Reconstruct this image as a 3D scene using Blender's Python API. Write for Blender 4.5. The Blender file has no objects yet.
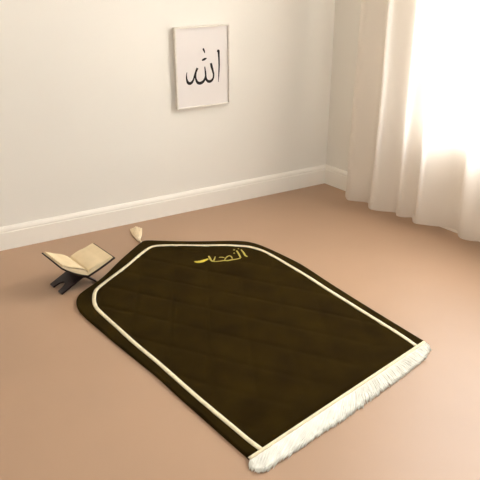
import bpy, bmesh, math, random
from mathutils import Vector, Matrix
random.seed(7)
sc = bpy.context.scene
COL = sc.collection

# ------------------------------------------------------------------ camera
F_PX, PITCH, CAM_H = 655.0, 0.43, 1.05
cam_d = bpy.data.cameras.new('camera')
cam_d.sensor_width = 36
cam_d.lens = F_PX / 480 * 36
cam = bpy.data.objects.new('camera', cam_d)
cam.location = (0, 0, CAM_H)
cam.rotation_euler = (math.pi / 2 - PITCH, 0, 0)
COL.objects.link(cam)
sc.camera = cam

# ------------------------------------------------------------------ world, sun, exposure
w = bpy.data.worlds.new('sky_light')
sc.world = w
w.use_nodes = True
bg = w.node_tree.nodes['Background']
bg.inputs[0].default_value = (0.92, 0.985, 1.0, 1)
bg.inputs[1].default_value = .78

sun_d = bpy.data.lights.new('sun', 'SUN')
sun_d.energy = .5
sun_d.angle = math.radians(35)
sun_d.color = (0.93, 0.97, 1.0)
sun = bpy.data.objects.new('sun', sun_d)
COL.objects.link(sun)
SUN_DIR = Vector((-0.80, -0.42, -0.50)).normalized()       # the way the light travels, in through the window
sun.rotation_euler = SUN_DIR.to_track_quat('-Z', 'Y').to_euler()

sky_d = bpy.data.lights.new('window_daylight', 'AREA')      # bright sky outside the window
sky_d.shape = 'RECTANGLE'
sky_d.size = 1.2
sky_d.size_y = 1.9
sky_d.energy = 190
sky_d.color = (0.94, 0.98, 1.0)
sky = bpy.data.objects.new('window_daylight', sky_d)
COL.objects.link(sky)

vs = sc.view_settings
vs.view_transform = 'Standard'
vs.look = 'None'
vs.gamma = 1
vs.use_curve_mapping = False
vs.exposure = 0.16

# ------------------------------------------------------------------ helpers
CP, SP = math.cos(PITCH), math.sin(PITCH)
def ray(x, y):
    u = (x - 240) / F_PX; v = -(y - 240) / F_PX
    return Vector((u, CP + v * SP, -SP + v * CP))
def at(x, y, z=0.0):
    d = ray(x, y); t = (z - CAM_H) / d.z
    return Vector((0, 0, CAM_H)) + d * t
def on_plane(x, y, P, n):
    d = ray(x, y); o = Vector((0, 0, CAM_H))
    return o + d * ((P - o).dot(n) / d.dot(n))

def lin(c):
    return tuple(((v / 255) / 12.92 if v / 255 <= .04045 else ((v / 255 + .055) / 1.055) ** 2.4) for v in c) + (1,)

def mat(name, col, rough=.6, noise=0, nscale=20, bump=0, bscale=200, sheen=0, spec=.3, col2=None):
    m = bpy.data.materials.new(name); m.use_nodes = True
    nt = m.node_tree; b = nt.nodes['Principled BSDF']
    b.inputs['Base Color'].default_value = lin(col)
    b.inputs['Roughness'].default_value = rough
    b.inputs['Specular IOR Level'].default_value = spec
    if sheen:
        b.inputs['Sheen Weight'].default_value = sheen
        b.inputs['Sheen Roughness'].default_value = .5
        b.inputs['Sheen Tint'].default_value = lin((230, 200, 120))
    tc = nt.nodes.new('ShaderNodeTexCoord')
    if noise:
        n = nt.nodes.new('ShaderNodeTexNoise'); n.inputs['Scale'].default_value = nscale; n.inputs['Detail'].default_value = 6
        r = nt.nodes.new('ShaderNodeMix'); r.data_type = 'RGBA'
        c2 = col2 or tuple(max(0, v * (1 - noise)) for v in col)
        r.inputs['A'].default_value = lin(col); r.inputs['B'].default_value = lin(c2)
        mr = nt.nodes.new('ShaderNodeMapRange'); mr.inputs['From Min'].default_value = .3; mr.inputs['From Max'].default_value = .7
        nt.links.new(tc.outputs['Object'], n.inputs['Vector'])
        nt.links.new(n.outputs['Fac'], mr.inputs['Value'])
        nt.links.new(mr.outputs['Result'], r.inputs['Factor'])
        nt.links.new(r.outputs['Result'], b.inputs['Base Color'])
    if bump:
        n2 = nt.nodes.new('ShaderNodeTexNoise'); n2.inputs['Scale'].default_value = bscale; n2.inputs['Detail'].default_value = 4
        bp = nt.nodes.new('ShaderNodeBump'); bp.inputs['Strength'].default_value = bump; bp.inputs['Distance'].default_value = .002
        nt.links.new(tc.outputs['Object'], n2.inputs['Vector'])
        nt.links.new(n2.outputs['Fac'], bp.inputs['Height'])
        nt.links.new(bp.outputs['Normal'], b.inputs['Normal'])
    return m

M = dict(
    wall=mat('wall_paint', (237, 231, 221), .85, .02, 1.2, .15, 300, spec=.15),
    wall_r=mat('wall_paint_side', (237, 231, 221), .85, .02, 1.2, .15, 300, spec=.15),
    trim=mat('baseboard_paint', (242, 235, 224), .55, spec=.3),
    floor=mat('beige_floor', (175, 142, 115), .42, .035, 2.5, .1, 350, spec=.5),
    rug=mat('brown_velvet', (29, 18, 3), .95, .25, 11, .8, 700, sheen=.06, spec=.02, col2=(43, 31, 5)),
    stripe=mat('cream_braid', (238, 224, 190), .85, .08, 60, .4, 700, spec=.1),
    fringe=mat('cream_fringe_yarn', (246, 243, 232), .9, .08, 40, .3, 600, spec=.1),
    gold=mat('gold_thread', (205, 186, 84), .5, .15, 300, .4, 1500, spec=.4),
    gold2=mat('bright_gold_thread', (232, 208, 60), .4, .1, 300, .4, 1500, spec=.5),
    wood=mat('dark_walnut', (40, 20, 20), .35, .35, 40, .1, 200, spec=.4),
    cover=mat('book_cover', (34, 16, 8), .5, .15, 60, spec=.4),
    page=mat('book_paper', (228, 206, 168), .8, .05, 25, spec=.15),
    frame=mat('frame_pale_wood', (232, 223, 211), .5, .05, 80, spec=.3),
    print=mat('print_paper', (230, 222, 217), .7, .01, 8, spec=.2),
    ink=mat('black_ink', (26, 20, 18), .6, spec=.2),
    tassel=mat('tassel_yarn', (250, 230, 196), .85, .05, 60, .3, 600, spec=.1),
    sash=mat('white_window_frame', (240, 238, 232), .4, spec=.4),
    ground=mat('outside_paving', (190, 180, 165), .9, .1, 3, spec=.1),
)
# curtain: thin woven sheer, lets light through
m = bpy.data.materials.new('sheer_curtain_cloth'); m.use_nodes = True
nt = m.node_tree; nt.nodes.clear()
out = nt.nodes.new('ShaderNodeOutputMaterial')
dif = nt.nodes.new('ShaderNodeBsdfDiffuse'); dif.inputs[0].default_value = lin((240, 232, 222))
trl = nt.nodes.new('ShaderNodeBsdfTranslucent'); trl.inputs[0].default_value = lin((248, 240, 232))
trp = nt.nodes.new('ShaderNodeBsdfTransparent'); trp.inputs[0].default_value = (1, 1, 1, 1)
m1 = nt.nodes.new('ShaderNodeMixShader'); m1.inputs[0].default_value = .55
m2 = nt.nodes.new('ShaderNodeMixShader'); m2.inputs[0].default_value = .18
nt.links.new(dif.outputs[0], m1.inputs[1]); nt.links.new(trl.outputs[0], m1.inputs[2])
nt.links.new(m1.outputs[0], m2.inputs[1]); nt.links.new(trp.outputs[0], m2.inputs[2])
nt.links.new(m2.outputs[0], out.inputs[0])
M['curtain'] = m
# window glass
m = bpy.data.materials.new('window_glass'); m.use_nodes = True
nt = m.node_tree; nt.nodes.clear()
out = nt.nodes.new('ShaderNodeOutputMaterial')
trp = nt.nodes.new('ShaderNodeBsdfTransparent'); gl = nt.nodes.new('ShaderNodeBsdfGlossy'); gl.inputs['Roughness'].default_value = .02
mx = nt.nodes.new('ShaderNodeMixShader'); mx.inputs[0].default_value = .06
nt.links.new(trp.outputs[0], mx.inputs[1]); nt.links.new(gl.outputs[0], mx.inputs[2]); nt.links.new(mx.outputs[0], out.inputs[0])
M['glass'] = m

def obj(name, bm, m, parent=None, smooth=False, loc=None):
    bmesh.ops.recalc_face_normals(bm, faces=bm.faces)
    me = bpy.data.meshes.new(name); bm.to_mesh(me); bm.free()
    if smooth:
        for p in me.polygons: p.use_smooth = True
    me.materials.append(m)
    o = bpy.data.objects.new(name, me); COL.objects.link(o)
    if parent: o.parent = parent
    if loc is not None: o.location = loc
    return o
def thing(name, label, cat, M4):
    o = bpy.data.objects.new(name, None); o.empty_display_size = .05
    COL.objects.link(o); o.matrix_world = M4
    o['label'] = label; o['category'] = cat
    return o
def struct(name, bm, m, parent=None, smooth=False):
    o = obj(name, bm, m, parent, smooth)
    if parent is None: o['kind'] = 'structure'
    return o
def prism(bm, pts, vec):
    """closed prism from a planar loop pts pushed by vec"""
    a = [bm.verts.new(p) for p in pts]; b = [bm.verts.new(Vector(p) + Vector(vec)) for p in pts]
    n = len(pts)
    bm.faces.new(a); bm.faces.new(b[::-1])
    for i in range(n): bm.faces.new((a[i], b[i], b[(i + 1) % n], a[(i + 1) % n]))
def box(bm, O, A, B, Cc):
    O, A, B, Cc = map(Vector, (O, A, B, Cc))
    prism(bm, [O, O + A, O + A + B, O + B], Cc)
def bevel(bm, w, seg=2):
    bmesh.ops.bevel(bm, geom=list(bm.edges), offset=w, segments=seg, affect='EDGES', profile=.6)
def catmull(P, n=6, closed=False):
    P = [Vector(p) for p in P]; out = []
    N = len(P)
    rng = range(N) if closed else range(N - 1)
    for i in rng:
        if closed: a, b, c, d = P[i - 1], P[i], P[(i + 1) % N], P[(i + 2) % N]
        else: a, b, c, d = P[max(i - 1, 0)], P[i], P[i + 1], P[min(i + 2, N - 1)]
        for k in range(n):
            t = k / n
            out.append(.5 * ((2 * b) + (c - a) * t + (2 * a - 5 * b + 4 * c - d) * t * t + (3 * b - a - 3 * c + d) * t ** 3))
    if not closed: out.append(P[-1])
    return out
def ribbon(bm, pts, widths, up, h, lift=0):
    """raised ribbon along pts (list of Vector), lying on a plane with normal up"""
    N = len(pts); rows = []
    for i, p in enumerate(pts):
        t = (pts[min(i + 1, N - 1)] - pts[max(i - 1, 0)])
        if t.length < 1e-9: t = Vector((1, 0, 0))
        s = up.cross(t.normalized()); wd = widths[i] if hasattr(widths, '__len__') else widths
        row = [p - s * wd / 2 + up * lift, p - s * wd * .42 + up * (h * .8 + lift), p + up * (h + lift), p + s * wd * .42 + up * (h * .8 + lift), p + s * wd / 2 + up * lift]
        rows.append([bm.verts.new(q) for q in row])
    for i in range(N - 1):
        a, b = rows[i], rows[i + 1]
        for k in range(4): bm.faces.new((a[k], a[k + 1], b[k + 1], b[k]))
        bm.faces.new((a[4], a[0], b[0], b[4]))
    bm.faces.new(rows[0]); bm.faces.new(rows[-1][::-1])

Z = Vector((0, 0, 1))
# ------------------------------------------------------------------ room shell
CORNER = at(325, 182)
LD = Vector((-.8667, -.4988, 0)).normalized()      # along the back wall, to the left
a = math.radians(98)
RD = Vector((LD.x * math.cos(a) - LD.y * math.sin(a), LD.x * math.sin(a) + LD.y * math.cos(a), 0))  # along the window wall, to the front
NB = Vector((-LD.y, LD.x, 0));  NB = NB if NB.dot(RD) > 0 else -NB      # into the room from the back wall
NR = Vector((RD.y, -RD.x, 0));  NR = NR if NR.dot(LD) > 0 else -NR      # into the room from the window wall
WH, TH = 2.5, .14

bm = bmesh.new(); box(bm, CORNER - LD * .3 , LD * 3.9, -NB * TH, Z * WH); struct('wall_back', bm, M['wall'])
# floor
bm = bmesh.new()
c0 = CORNER - NB * .05 - NR * .05
fl = [c0 - LD * .2, c0 + LD * 3.6, c0 + LD * 3.6 + RD * 4.3, c0 + RD * 4.3]
prism(bm, [p - Z * .1 for p in fl], Z * .1)
struct('floor', bm, M['floor'])
bm = bmesh.new(); box(bm, CORNER + LD * 2.6, LD * TH, NB * 3.2, Z * WH); struct('added_wall_left', bm, M['wall'])  # unseen wall, added to hold back light from the open left side
# unseen slab over the room, added to cut sky light falling on the floor
bm = bmesh.new()
prism(bm, [p + Z * WH for p in [c0 - LD * .2, c0 + LD * 3.6, c0 + LD * 3.6 + RD * 2.6, c0 + RD * 2.6]], Z * .1)
struct('added_ceiling', bm, M['wall'])
# window wall with opening
T0, T1, S0, S1, WL = .56, 2.05, .40, 2.15, 4.2
bm = bmesh.new()
def wbox(t0, t1, z0, z1, n0=-TH, n1=0.0, b=None):
    box(b if b is not None else bm, CORNER + RD * t0 + NR * n0 + Z * z0, RD * (t1 - t0), NR * (n1 - n0), Z * (z1 - z0))
wbox(0, T0, 0, WH); wbox(T1, WL, 0, WH); wbox(T0, T1, 0, S0); wbox(T0, T1, S1, WH)
struct('wall_right', bm, M['wall_r'])
# window
win = bpy.data.objects.new('window_1', None); COL.objects.link(win); win['kind'] = 'structure'
fw = .05
bm = bmesh.new()
for t0, t1, z0, z1 in ((T0, T0 + fw, S0, S1), (T1 - fw, T1, S0, S1), (T0 + fw, T1 - fw, S0, S0 + fw), (T0 + fw, T1 - fw, S1 - fw, S1), ((T0 + T1) / 2 - fw / 2, (T0 + T1) / 2 + fw / 2, S0 + fw, S1 - fw)):
    wbox(t0, t1, z0, z1, -.12, -.07, bm)
obj('window_frame', bm, M['sash'], win)
for t0, t1 in ((T0 + fw, (T0 + T1) / 2 - fw / 2), ((T0 + T1) / 2 + fw / 2, T1 - fw)):
    bm = bmesh.new(); wbox(t0, t1, S0 + fw, S1 - fw, -.099, -.095, bm)
    obj('window_pane', bm, M['glass'], win)
# baseboards with a stepped and rounded top
def baseboard(name, O, D, N, length, hgt=.088):
    prof = [(0, 0), (.014, 0), (.014, hgt * .76), (.0115, hgt * .79), (.0115, hgt * .82), (.013, hgt * .84), (.010, hgt * .93), (.005, hgt), (0, hgt)]
    bm = bmesh.new()
    prism(bm, [O + N * n + Z * z for n, z in prof], D * length)
    return struct(name, bm, M['trim'])
baseboard('baseboard_back', CORNER.copy(), LD, NB, 3.5)
baseboard('baseboard_right', CORNER + NB * 0.0, RD, NR, 4.1)

sky.location = CORNER + RD * 1.0 - NR * .6 + Z * 1.45
sky.rotation_euler = (NR - Z * .15).normalized().to_track_quat('-Z', 'Y').to_euler()

# ------------------------------------------------------------------ curtain
HZ = .028
hem_px = [(345.5, 196), (347.5, 199.5), (353, 200.6), (361, 201.4), (367, 202.2), (368.3, 203.5), (368.5, 207.2), (372, 209.4), (381, 210.4), (391, 211), (395.5, 212), (396.6, 215.2), (401, 216.4), (409, 216.8), (412.3, 217.6), (413, 221.5), (417, 223.6), (430, 225), (445, 226.5), (453, 228.5), (457.3, 230.6), (458.3, 235.5), (462, 238.4), (470, 240.4), (482, 241.6)]
plan = [at(x, y, HZ) for x, y in hem_px]
for p in plan: p.z = 0
# on past the frame the pleats go on in the same rhythm
last = plan[-1]; step = RD.copy()
for k in range(1, 5):
    b = last + step * (.165 * k)
    plan += [b - step * .125 + NR * -.0, b - step * .05 + NR * .012, b - step * .012 - NR * -.0, b + NR * .034 - step * .004]
plan = catmull(plan, 4)
axis = RD
bm = bmesh.new(); NZ = 40; rows = []
CT = 2.42
arc = [0]
for i in range(1, len(plan)): arc.append(arc[-1] + (plan[i] - plan[i - 1]).length)
base0, base1 = plan[0], plan[-1]
for j in range(NZ + 1):
    z = HZ + (CT - HZ) * (j / NZ)
    row = []
    for i, p in enumerate(plan):
        h = j / NZ
        chord = CORNER + RD * ((p - CORNER).dot(RD)) + NR * .085
        k = 1 - .35 * h                                    # pleats shallower towards the heading
        q = chord.lerp(p, k) + NR * (.006 * math.sin(arc[i] * 23 + 1) * math.sin(2.2 * h * 3 + arc[i] * 3)) + RD * (.012 * math.sin(h * 4.0 + arc[i] * 5))
        row.append(bm.verts.new((q.x, q.y, z)))
    rows.append(row)
for j in range(NZ):
    for i in range(len(plan) - 1):
        bm.faces.new((rows[j][i], rows[j][i + 1], rows[j + 1][i + 1], rows[j + 1][i]))
bmesh.ops.recalc_face_normals(bm, faces=bm.faces)
cur = thing('curtain', 'long cream sheer curtain hanging in soft pleats over the bright window', 'curtain', Matrix.Translation(Vector((plan[0].x, plan[0].y, HZ))))
inv = cur.matrix_world.inverted()
bmesh.ops.transform(bm, matrix=inv, verts=bm.verts)
obj('sheer_cloth', bm, M['curtain'], cur, True)
# stitched hem along the bottom
bm = bmesh.new(); r2 = []
hp = [Vector((v.x, v.y, 0)) for v in plan]
for zz, off in ((HZ - .001, .0012), (HZ + .030, .0012)):
    r2.append([bm.verts.new(inv @ Vector(((p + NR * off).x, (p + NR * off).y, zz))) for p in hp])
for i in range(len(hp) - 1): bm.faces.new((r2[0][i], r2[0][i + 1], r2[1][i + 1], r2[1][i]))
obj('hem', bm, M['curtain'], cur, True)
# curtain rod above, out on brackets
rod = thing('curtain_rod', 'white curtain rod on the wall above the sheer curtain', 'curtain rod', Matrix.Translation(CORNER + RD * .1 + NR * .085 + Z * (CT + .016)))
ri = rod.matrix_world.inverted()
bm = bmesh.new()
n = 12; ring0 = [Vector((0, 0, 0)) + (NR * math.cos(t) + Z * math.sin(t)) * .009 for t in [i * math.tau / n for i in range(n)]]
prism(bm, ring0, RD * 2.5)
obj('pole', bm, M['sash'], rod)
for t in (.05, 1.3, 2.4):
    bm = bmesh.new(); box(bm, RD * t - NR * .085 - Z * .004, RD * .012, NR * .085, Z * .024)
    obj('bracket', bm, M['sash'], rod)

# ------------------------------------------------------------------ framed print on the back wall
def wl(x, y, dep=.018): return on_plane(x, y, CORNER + NB * dep, NB)
pc = [wl(175.8, 26.0), wl(229.6, 26.0), wl(176.0, 111), wl(229.6, 102.6)]
uL = ((pc[0] - CORNER).dot(LD) + (pc[2] - CORNER).dot(LD)) / 2; uR = ((pc[1] - CORNER).dot(LD) + (pc[3] - CORNER).dot(LD)) / 2
zT = (pc[0].z + pc[1].z) / 2; zB = (pc[2].z + pc[3].z) / 2
Wp, Hp = uL - uR, zT - zB
# local frame: x to the right along the wall, y into the wall, z up
cen = CORNER + LD * (uL + uR) / 2 + NB * .002 + Z * zB
R3 = Matrix((-LD, -NB, Z)).transposed()
pic = thing('framed_print', 'white framed black calligraphy print hanging on the cream wall', 'picture frame', Matrix.Translation(cen) @ R3.to_4x4())
fwp, D = .0055, .018
bm = bmesh.new()
for x0, x1, z0, z1 in ((-Wp / 2, -Wp / 2 + fwp, 0, Hp), (Wp / 2 - fwp, Wp / 2, 0, Hp), (-Wp / 2 + fwp, Wp / 2 - fwp, 0, fwp), (-Wp / 2 + fwp, Wp / 2 - fwp, Hp - fwp, Hp)):
    box(bm, (x0, -D, z0), (x1 - x0, 0, 0), (0, D, 0), (0, 0, z1 - z0))
obj('frame', bm, M['frame'], pic)
bm = bmesh.new(); box(bm, (-Wp / 2 + fwp, -D + .006, fwp), (Wp - 2 * fwp, 0, 0), (0, D - .007, 0), (0, 0, Hp - 2 * fwp))
obj('print', bm, M['print'], pic)
pinv = pic.matrix_world.inverted()
def q(zx, zy):  # a point of the lettering
    v = pinv @ on_plane(180 + zx / 10.43, 45 + zy / 10.43, CORNER + NB * (.002 + D - .006), NB)
    return Vector((v.x, -D + .006, v.z))
px = Wp / 56 / 10.43
strokes = [
    ([(388, 72), (400, 58), (404, 95), (407, 160), (408, 220), (405, 300), (400, 385)], [10, 24, 20, 17, 15, 12, 5]),
    ([(322, 188), (330, 225), (342, 270), (350, 310), (345, 348), (325, 374), (300, 380), (278, 365), (270, 335), (266, 290), (258, 225)], [20, 24, 20, 17, 18, 25, 26, 22, 17, 17, 10]),
    ([(268, 310), (262, 345), (245, 378), (215, 398), (188, 394), (170, 368), (162, 330), (166, 285), (182, 240)], [14, 18, 24, 28, 26, 20, 17, 18, 14]),
    ([(182, 240), (168, 275), (152, 320), (140, 362), (122, 392), (100, 402), (80, 388), (70, 355), (68, 320), (72, 285)], [22, 20, 16, 17, 24, 27, 24, 16, 11, 6]),
    ([(228, 160), (245, 153), (258, 146), (278, 138)], [12, 20, 20, 8]),
    ([(240, 35), (247, 50), (254, 68), (258, 85)], [14, 17, 14, 6]),
]
for s, wd in strokes:
    P = catmull([q(*p) for p in s], 5)
    W_ = [v.x for v in catmull([(x, 0, 0) for x in wd], 5)]
    bm = bmesh.new(); ribbon(bm, P, [x * px * 1.05 for x in W_], Vector((0, -1, 0)), .0005, .0001)
    obj('calligraphy_stroke', bm, M['ink'], pic)

# ------------------------------------------------------------------ prayer rug
K0, K1 = (248.7, 458.2), (423.8, 341.6)
side_l = [K0, (228, 440), (205, 419.6), (180, 397.5), (157.5, 376.8), (138, 361), (120, 346.5), (98, 328), (84, 316)]
shoulder = [(78.3, 309), (76.2, 302), (78.5, 296), (86, 289.8), (101.8, 278.6), (119.4, 261.5), (133, 249.5), (139.5, 244.2), (143.5, 241.6), (149, 241)]
top = [(160, 241.3), (180, 241.8), (200, 241.9), (225, 241.5), (240, 241.6), (250, 242.8), (260, 245.6), (272, 250.6)]
side_r = [(286, 257.2), (303, 266), (325, 280.4), (350, 296.4), (385, 318), K1]
TZ = .009
pxo = side_l + shoulder + top + side_r
O2 = [at(*p, TZ * .5) for p in pxo]
loop = catmull(O2, 4)
bot = [O2[-1].lerp(O2[0], k / 30) for k in range(1, 30)]
loop = loop + bot
loop = [Vector((p.x, p.y, 0)) for p in loop]
ax_bot = (at(*K0) + at(*K1)) / 2; ax_top = at(141.5, 242)
ay = (ax_top - ax_bot); ay.z = 0; ay.normalize(); axx = Vector((ay.y, -ay.x, 0))
R3 = Matrix((axx, ay, Z)).transposed()
rug = thing('prayer_rug', 'dark brown velvet prayer rug with cream border stripe and white fringe', 'prayer rug', Matrix.Translation(Vector((ax_bot.x, ax_bot.y, 0))) @ R3.to_4x4())
rinv = rug.matrix_world.inverted()
L2 = [rinv @ p for p in loop]
cen = Vector((0, .62, 0))
Lrug = (ax_top - ax_bot).length
def quilt(x, y):
    s = .135
    a1 = (x + y * .62) / s; a2 = (x - y * .62) / s
    d1 = abs(a1 - round(a1)); d2 = abs(a2 - round(a2))
    g = math.exp(-(d1 / .07) ** 2) + math.exp(-(d2 / .07) ** 2)
    return -min(g, 1.2)
bm = bmesh.new()
rings = [(1.0, .0), (1.0, .25), (.999, .6), (.996, .9), (.991, 1.0)] + [(1 - .991 * 0 - k, 1.0) for k in [.02 + .0115 * i for i in range(80)]]
VR = []
NL = len(L2)
# resample the loop finely
fine = []
for i in range(NL):
    a_, b_ = L2[i], L2[(i + 1) % NL]
    m_ = max(1, int((b_ - a_).length / .008))
    for k in range(m_): fine.append(a_.lerp(b_, k / m_))
for sc_, hz in rings:
    if sc_ <= .03: break
    row = []
    for p in fine:
        v = cen.lerp(p, sc_)
        z = TZ * hz
        if hz == 1.0 and sc_ < .95:
            fade = min(1, (.95 - sc_) / .06)
            z += fade * (.0017 * quilt(v.x, v.y) + .0007 * math.sin(v.x * 31 + 2 * math.sin(v.y * 9)) * math.sin(v.y * 23 + 1))
        row.append(bm.verts.new((v.x, v.y, z)))
    VR.append(row)
NF = len(fine)
for j in range(len(VR) - 1):
    for i in range(NF):
        bm.faces.new((VR[j][i], VR[j][(i + 1) % NF], VR[j + 1][(i + 1) % NF], VR[j + 1][i]))
bm.faces.new(VR[-1]); bm.faces.new(VR[0][::-1])
obj('velvet_panel', bm, M['rug'], rug, True)
# cream stripe
st = [(261.5, 448.8), (250, 440.5), (235, 428), (220, 415.5), (202, 400.5), (182.5, 383.6), (157.5, 361.5), (138, 345.4), (120, 329.2), (108.6, 319), (97.7, 308.6), (94.6, 303), (94, 297), (95.5, 290.5), (100, 285.6), (111.3, 277), (121, 269.8), (130.3, 262.6), (139, 255), (146.5, 249.2), (153.3, 246), (163, 244.9), (180, 244.8), (200, 245), (225, 244.8), (240, 245.4), (250, 246.5), (262, 250), (275, 256.6), (290, 265.4), (308.7, 276.6), (323, 285.9), (340, 296.6), (375, 318.4), (400, 334), (416, 345)]
P = [rinv @ at(x, y, TZ + .002) for x, y in st]
for p in P: p.z = TZ - .001
P = catmull(P, 5)
bm = bmesh.new(); ribbon(bm, P, .0125, Z, .003)
obj('border_stripe', bm, M['stripe'], rug, True)
# gold embroidery
GZ = TZ + .0004
def ge(x, y): 
    v = rinv @ at(x, y, GZ); v.z = GZ; return v
gs = [
    ([(194.5, 261.6), (197.5, 262), (201, 261.6), (204.5, 260.4), (208, 259)], [.006, .014, .017, .014, .008], 'gold2'),
    ([(208.8, 256.2), (210, 258.4), (211.4, 260.6), (214, 261.6)], [.006, .008, .007, .005], 'gold'),
    ([(215.3, 256.8), (214.4, 259), (213.6, 261.4)], [.003, .005, .004], 'gold'),
    ([(211.5, 261.4), (215, 261.6), (220, 261.2), (224, 260.6), (228, 260.6), (232, 259.8), (236, 259.3), (240.3, 258.2)], [.004, .005, .005, .006, .007, .007, .006, .006], 'gold'),
    ([(219, 257.6), (222, 257.3), (224.4, 257.8)], [.003, .004, .003], 'gold'),
    ([(224.6, 260.4), (225.6, 258.2), (228.6, 256), (231, 256.4), (232.4, 258.6)], [.003, .004, .005, .005, .005], 'gold'),
    ([(236.6, 250.8), (238.6, 253.6), (240.6, 257.8)], [.006, .007, .006], 'gold'),
    ([(241.2, 249.8), (243.4, 252.4), (245.4, 255.6), (247.4, 256.6)], [.005, .007, .007, .004], 'gold'),
    ([(233.2, 250), (235, 250)], [.006, .006], 'gold'), ([(233.4, 253.2), (235, 253.2)], [.006, .006], 'gold'),
    ([(237.8, 248.8), (239, 248.8)], [.004, .004], 'gold'),
]
for pts, wd, mm in gs:
    P = catmull([ge(*p) for p in pts], 4); W_ = [v.x for v in catmull([(x, 0, 0) for x in wd], 4)]
    bm = bmesh.new(); ribbon(bm, P, W_, Z, .0012)
    o = obj('embroidered_stroke', bm, M[mm], rug, True)
    if mm == 'gold2': o['label'] = 'bright gold leaf shaped stroke'
# fringe: woven header and loose strands
A0, A1 = rinv @ at(*K0, TZ), rinv @ at(*K1, TZ)
bm = bmesh.new()
d_ = (A1 - A0); nrm = Vector((d_.y, -d_.x, 0)).normalized()
if nrm.y > 0: nrm = -nrm
hd = []
for k in range(0, 61):
    p = A0.lerp(A1, k / 60); p.z = TZ - .0005; hd.append(p + nrm * .002)
ribbon(bm, hd, .010, Z, .0025)
obj('fringe_header', bm, M['stripe'], rug, True)
outer_px = [(251.5, 468.6), (258, 471.2), (266.7, 470), (282, 459.5), (300, 448.2), (322, 433.6), (345, 419), (367.5, 402.5), (385, 389.5), (400, 379), (415, 367), (425, 358.5), (429.5, 349.5)]
OP = catmull([rinv @ at(x, y, .002) for x, y in outer_px], 10)
bm = bmesh.new()
NS = 1500
for k in range(NS):
    t = (k + random.random()) / NS
    p = A0.lerp(A1, t) + nrm * .004
    f = t * (len(OP) - 1); i = int(f)
    e = OP[i].lerp(OP[min(i + 1, len(OP) - 1)], f - i)
    e = p.lerp(Vector((e.x, e.y, 0)), random.uniform(.84, 1.05)) + Vector((random.gauss(0, .0035), random.gauss(0, .002), 0))
    mid = p.lerp(e, .5) + Vector((random.gauss(0, .003), random.gauss(0, .002), 0))
    z0, z1, z2 = TZ - .001, random.uniform(.004, .0095), random.uniform(.0015, .006)
    pts = [Vector((p.x, p.y, z0)), Vector((mid.x, mid.y, z1)), Vector((e.x, e.y, z2))]
    pts = catmull(pts, 3); wd = random.uniform(.0016, .0026)
    ribbon(bm, pts, [wd] * (len(pts) - 1) + [wd * .4], Z, .0018, -.001)
fr = obj('fringe', bm, M['fringe'], rug, True); fr['kind'] = 'stuff'
# tassel lying on the floor off the pointed end
tb = rinv @ at(141, 242.4, .006); tn = rinv @ at(138.6, 239.6, .006); te = rinv @ at(136.0, 229.4, .004)
cord = [Vector((tb.x, tb.y, .007)), Vector((tb.x * .5 + tn.x * .5 + .002, (tb.y + tn.y) / 2, .007)), Vector((tn.x, tn.y, .006))]
ts = (te - tn); ts.z = 0; tlen = ts.length; ts.normalize(); tp = Vector((ts.y, -ts.x, 0))
tas = bpy.data.objects.new('tassel', None); COL.objects.link(tas); tas.parent = rug; tas.empty_display_size = .02
bm = bmesh.new(); ribbon(bm, catmull(cord, 5), .006, Z, .005, -.002); obj('cord', bm, M['tassel'], tas, True)
bm = bmesh.new(); bmesh.ops.create_uvsphere(bm, u_segments=14, v_segments=10, radius=.008)
bmesh.ops.transform(bm, matrix=Matrix.Translation(Vector((tn.x, tn.y, .0082))), verts=bm.verts); obj('knot', bm, M['tassel'], tas, True)
bm = bmesh.new()
for k in range(190):
    u = random.uniform(-1, 1)
    s0 = Vector((tn.x, tn.y, .008)) + tp * u * .006
    e0 = Vector((tn.x, tn.y, 0)) + ts * (tlen * (1 + .07 * random.random() - .05 * abs(u))) + tp * u * .023
    e0.z = random.uniform(.002, .016) * (1 - .5 * abs(u))
    md = s0.lerp(e0, .45) + tp * u * .003; md.z = .006 + .011 * (1 - u * u) * random.random()
    ribbon(bm, catmull([s0, md, e0], 4), .0022, Z, .002, -.001)
o = obj('yarn_skirt', bm, M['tassel'], tas, True); o['kind'] = 'stuff'

# ------------------------------------------------------------------ rehal stand and open book
BX, BY, BZ, BYAW, BL, BW, TL, TR = (-0.4921, 1.8889, 0.055, 2.2614, 0.1446, 0.1059, 0.5865, 0.3529)
sd = Vector((math.cos(BYAW), math.sin(BYAW), 0)); nd = Vector((sd.y, -sd.x, 0))
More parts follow.
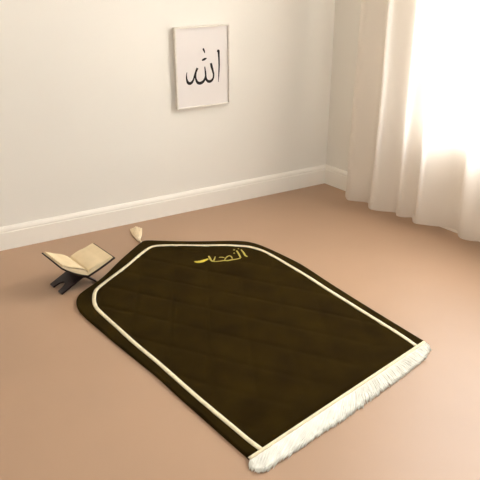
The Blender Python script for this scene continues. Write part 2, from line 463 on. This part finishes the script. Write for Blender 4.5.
# local: x = to the right page, y = along the spine away from the viewer, z up
R3 = Matrix((nd, sd, Z)).transposed()
stand = thing('book_stand', 'dark walnut crossed-leg book stand under the open book beside the rug', 'book stand', Matrix.Translation(Vector((BX, BY, 0))) @ R3.to_4x4())
Y0, Y1 = .034, .120
CT_ = .006   # board thickness
zc = BZ - .0145
def leaf(name, top, foot, arch):
    """a board as a bent plate: upper arm under the page, lower leg with an arch cut between two feet"""
    th = .0055
    bm = bmesh.new()
    # upper arm (from the crossing to the top edge)
    for (P0, P1, cut) in ((Vector((0, 0, zc)), top, 0), (Vector((0, 0, zc)), foot, 1)):
        dirv = (P1 - P0); ln = dirv.length; dirv.normalize(); nn = Vector((-dirv.z, 0, dirv.x)); 
        if nn.z < 0: nn = -nn
        ym, hw = (Y0 + Y1) / 2, (Y1 - Y0) / 2
        if not cut:
            cont = [(0, -hw), (ln * .9, -hw * .98), (ln, -hw * .8), (ln * 1.02, 0), (ln, hw * .8), (ln * .9, hw * .98), (0, hw)]
        else:
            cont = [(0, -hw), (ln, -hw), (ln, -hw * .42)]
            for k in range(9):
                t = math.pi * k / 8
                cont.append((ln - math.sin(t) * ln * arch - ln * .05, -math.cos(t) * hw * .42))
            cont += [(ln, hw * .42), (ln, hw), (0, hw)]
        prism(bm, [P0 + dirv * u + Vector((0, ym + v, 0)) - nn * th / 2 for u, v in cont], nn * th)
    return obj(name, bm, M['wood'], stand)
ca = lambda ang, w_, sgn: Vector((sgn * math.cos(ang) * w_, 0, zc + math.sin(ang) * w_))
leaf('leaf', ca(TL, .082, -1), Vector((.046, 0, .002)), .45)
leaf('leaf', ca(TR, .082, 1), Vector((-.085, 0, .002)), .34)
bm = bmesh.new()
n = 12; prism(bm, [Vector((math.cos(i * math.tau / n) * .006, Y0 - .001, zc + math.sin(i * math.tau / n) * .006)) for i in range(n)], Vector((0, Y1 - Y0 + .002, 0)))
obj('hinge', bm, M['wood'], stand)

book = thing('book', 'open hardcover book with cream pages and dark cover on the wooden stand', 'book', Matrix.Translation(Vector((BX, BY, BZ))) @ R3.to_4x4())
def prof(side, ang, pts):
    """points (along the cover, above the cover) to local x, z"""
    out = []
    for u, h in pts:
        x = u * math.cos(ang) - h * math.sin(ang); z = u * math.sin(ang) + h * math.cos(ang)
        out.append(Vector((side * x, 0, z)))
    return out
for side, ang in ((-1, TL), (1, TR)):
    bw = BW
    # cover board, slightly curved
    N = 16; lo = []; hi = []
    for k in range(N + 1):
        u = bw * k / N; sag = -.005 * math.sin(math.pi * k / N) * (1 if side < 0 else .4)
        lo.append((u, sag - .0042)); hi.append((u, sag))
    bm = bmesh.new(); prism(bm, prof(side, ang, lo + hi[::-1]), Vector((0, BL, 0)))
    obj('cover', bm, M['cover'], book)
    # page block
    lo = []; hi = []
    pw = bw * .955
    for k in range(N + 1):
        t = k / N; u = pw * t + .0005
        sag = -.005 * math.sin(math.pi * u / bw) * (1 if side < 0 else .4)
        lo.append((u, sag + .0003))
        th = .0115 * (1 - t ** 3 * .45) * min(1, (t * 6) ** .6 + .15) + .004 * math.sin(math.pi * min(1, t * 1.5)) 
        hi.append((u + (.0 if k < N else -.001), sag + th))
    bm = bmesh.new()
    P3 = [p + Vector((0, .005, 0)) for p in prof(side, ang, lo + hi[::-1])]
    prism(bm, P3, Vector((0, BL - .010, 0)))
    obj('page_block', bm, M['page'], book)
    # the topmost leaf, lifting a little
    bm = bmesh.new()
    a_ = [(u * (1 if side < 0 else .985), h + .0006 + (.0035 * math.sin(math.pi * (i / N)) if side < 0 else .0008 * math.sin(math.pi * i / N))) for i, (u, h) in enumerate(hi)]
    b_ = [(u, h + .0004) for u, h in a_]
    P3 = [p + Vector((0, .006, 0)) for p in prof(side, ang, a_ + b_[::-1])]
    prism(bm, P3, Vector((0, BL - .012, 0)))
    obj('open_page', bm, M['page'], book)
bm = bmesh.new()
n = 10; prism(bm, [Vector((math.cos(math.pi + i * math.pi / n) * .006, 0, math.sin(math.pi + i * math.pi / n) * .005 + .0005)) for i in range(n + 1)], Vector((0, BL, 0)))
obj('spine', bm, M['cover'], book)
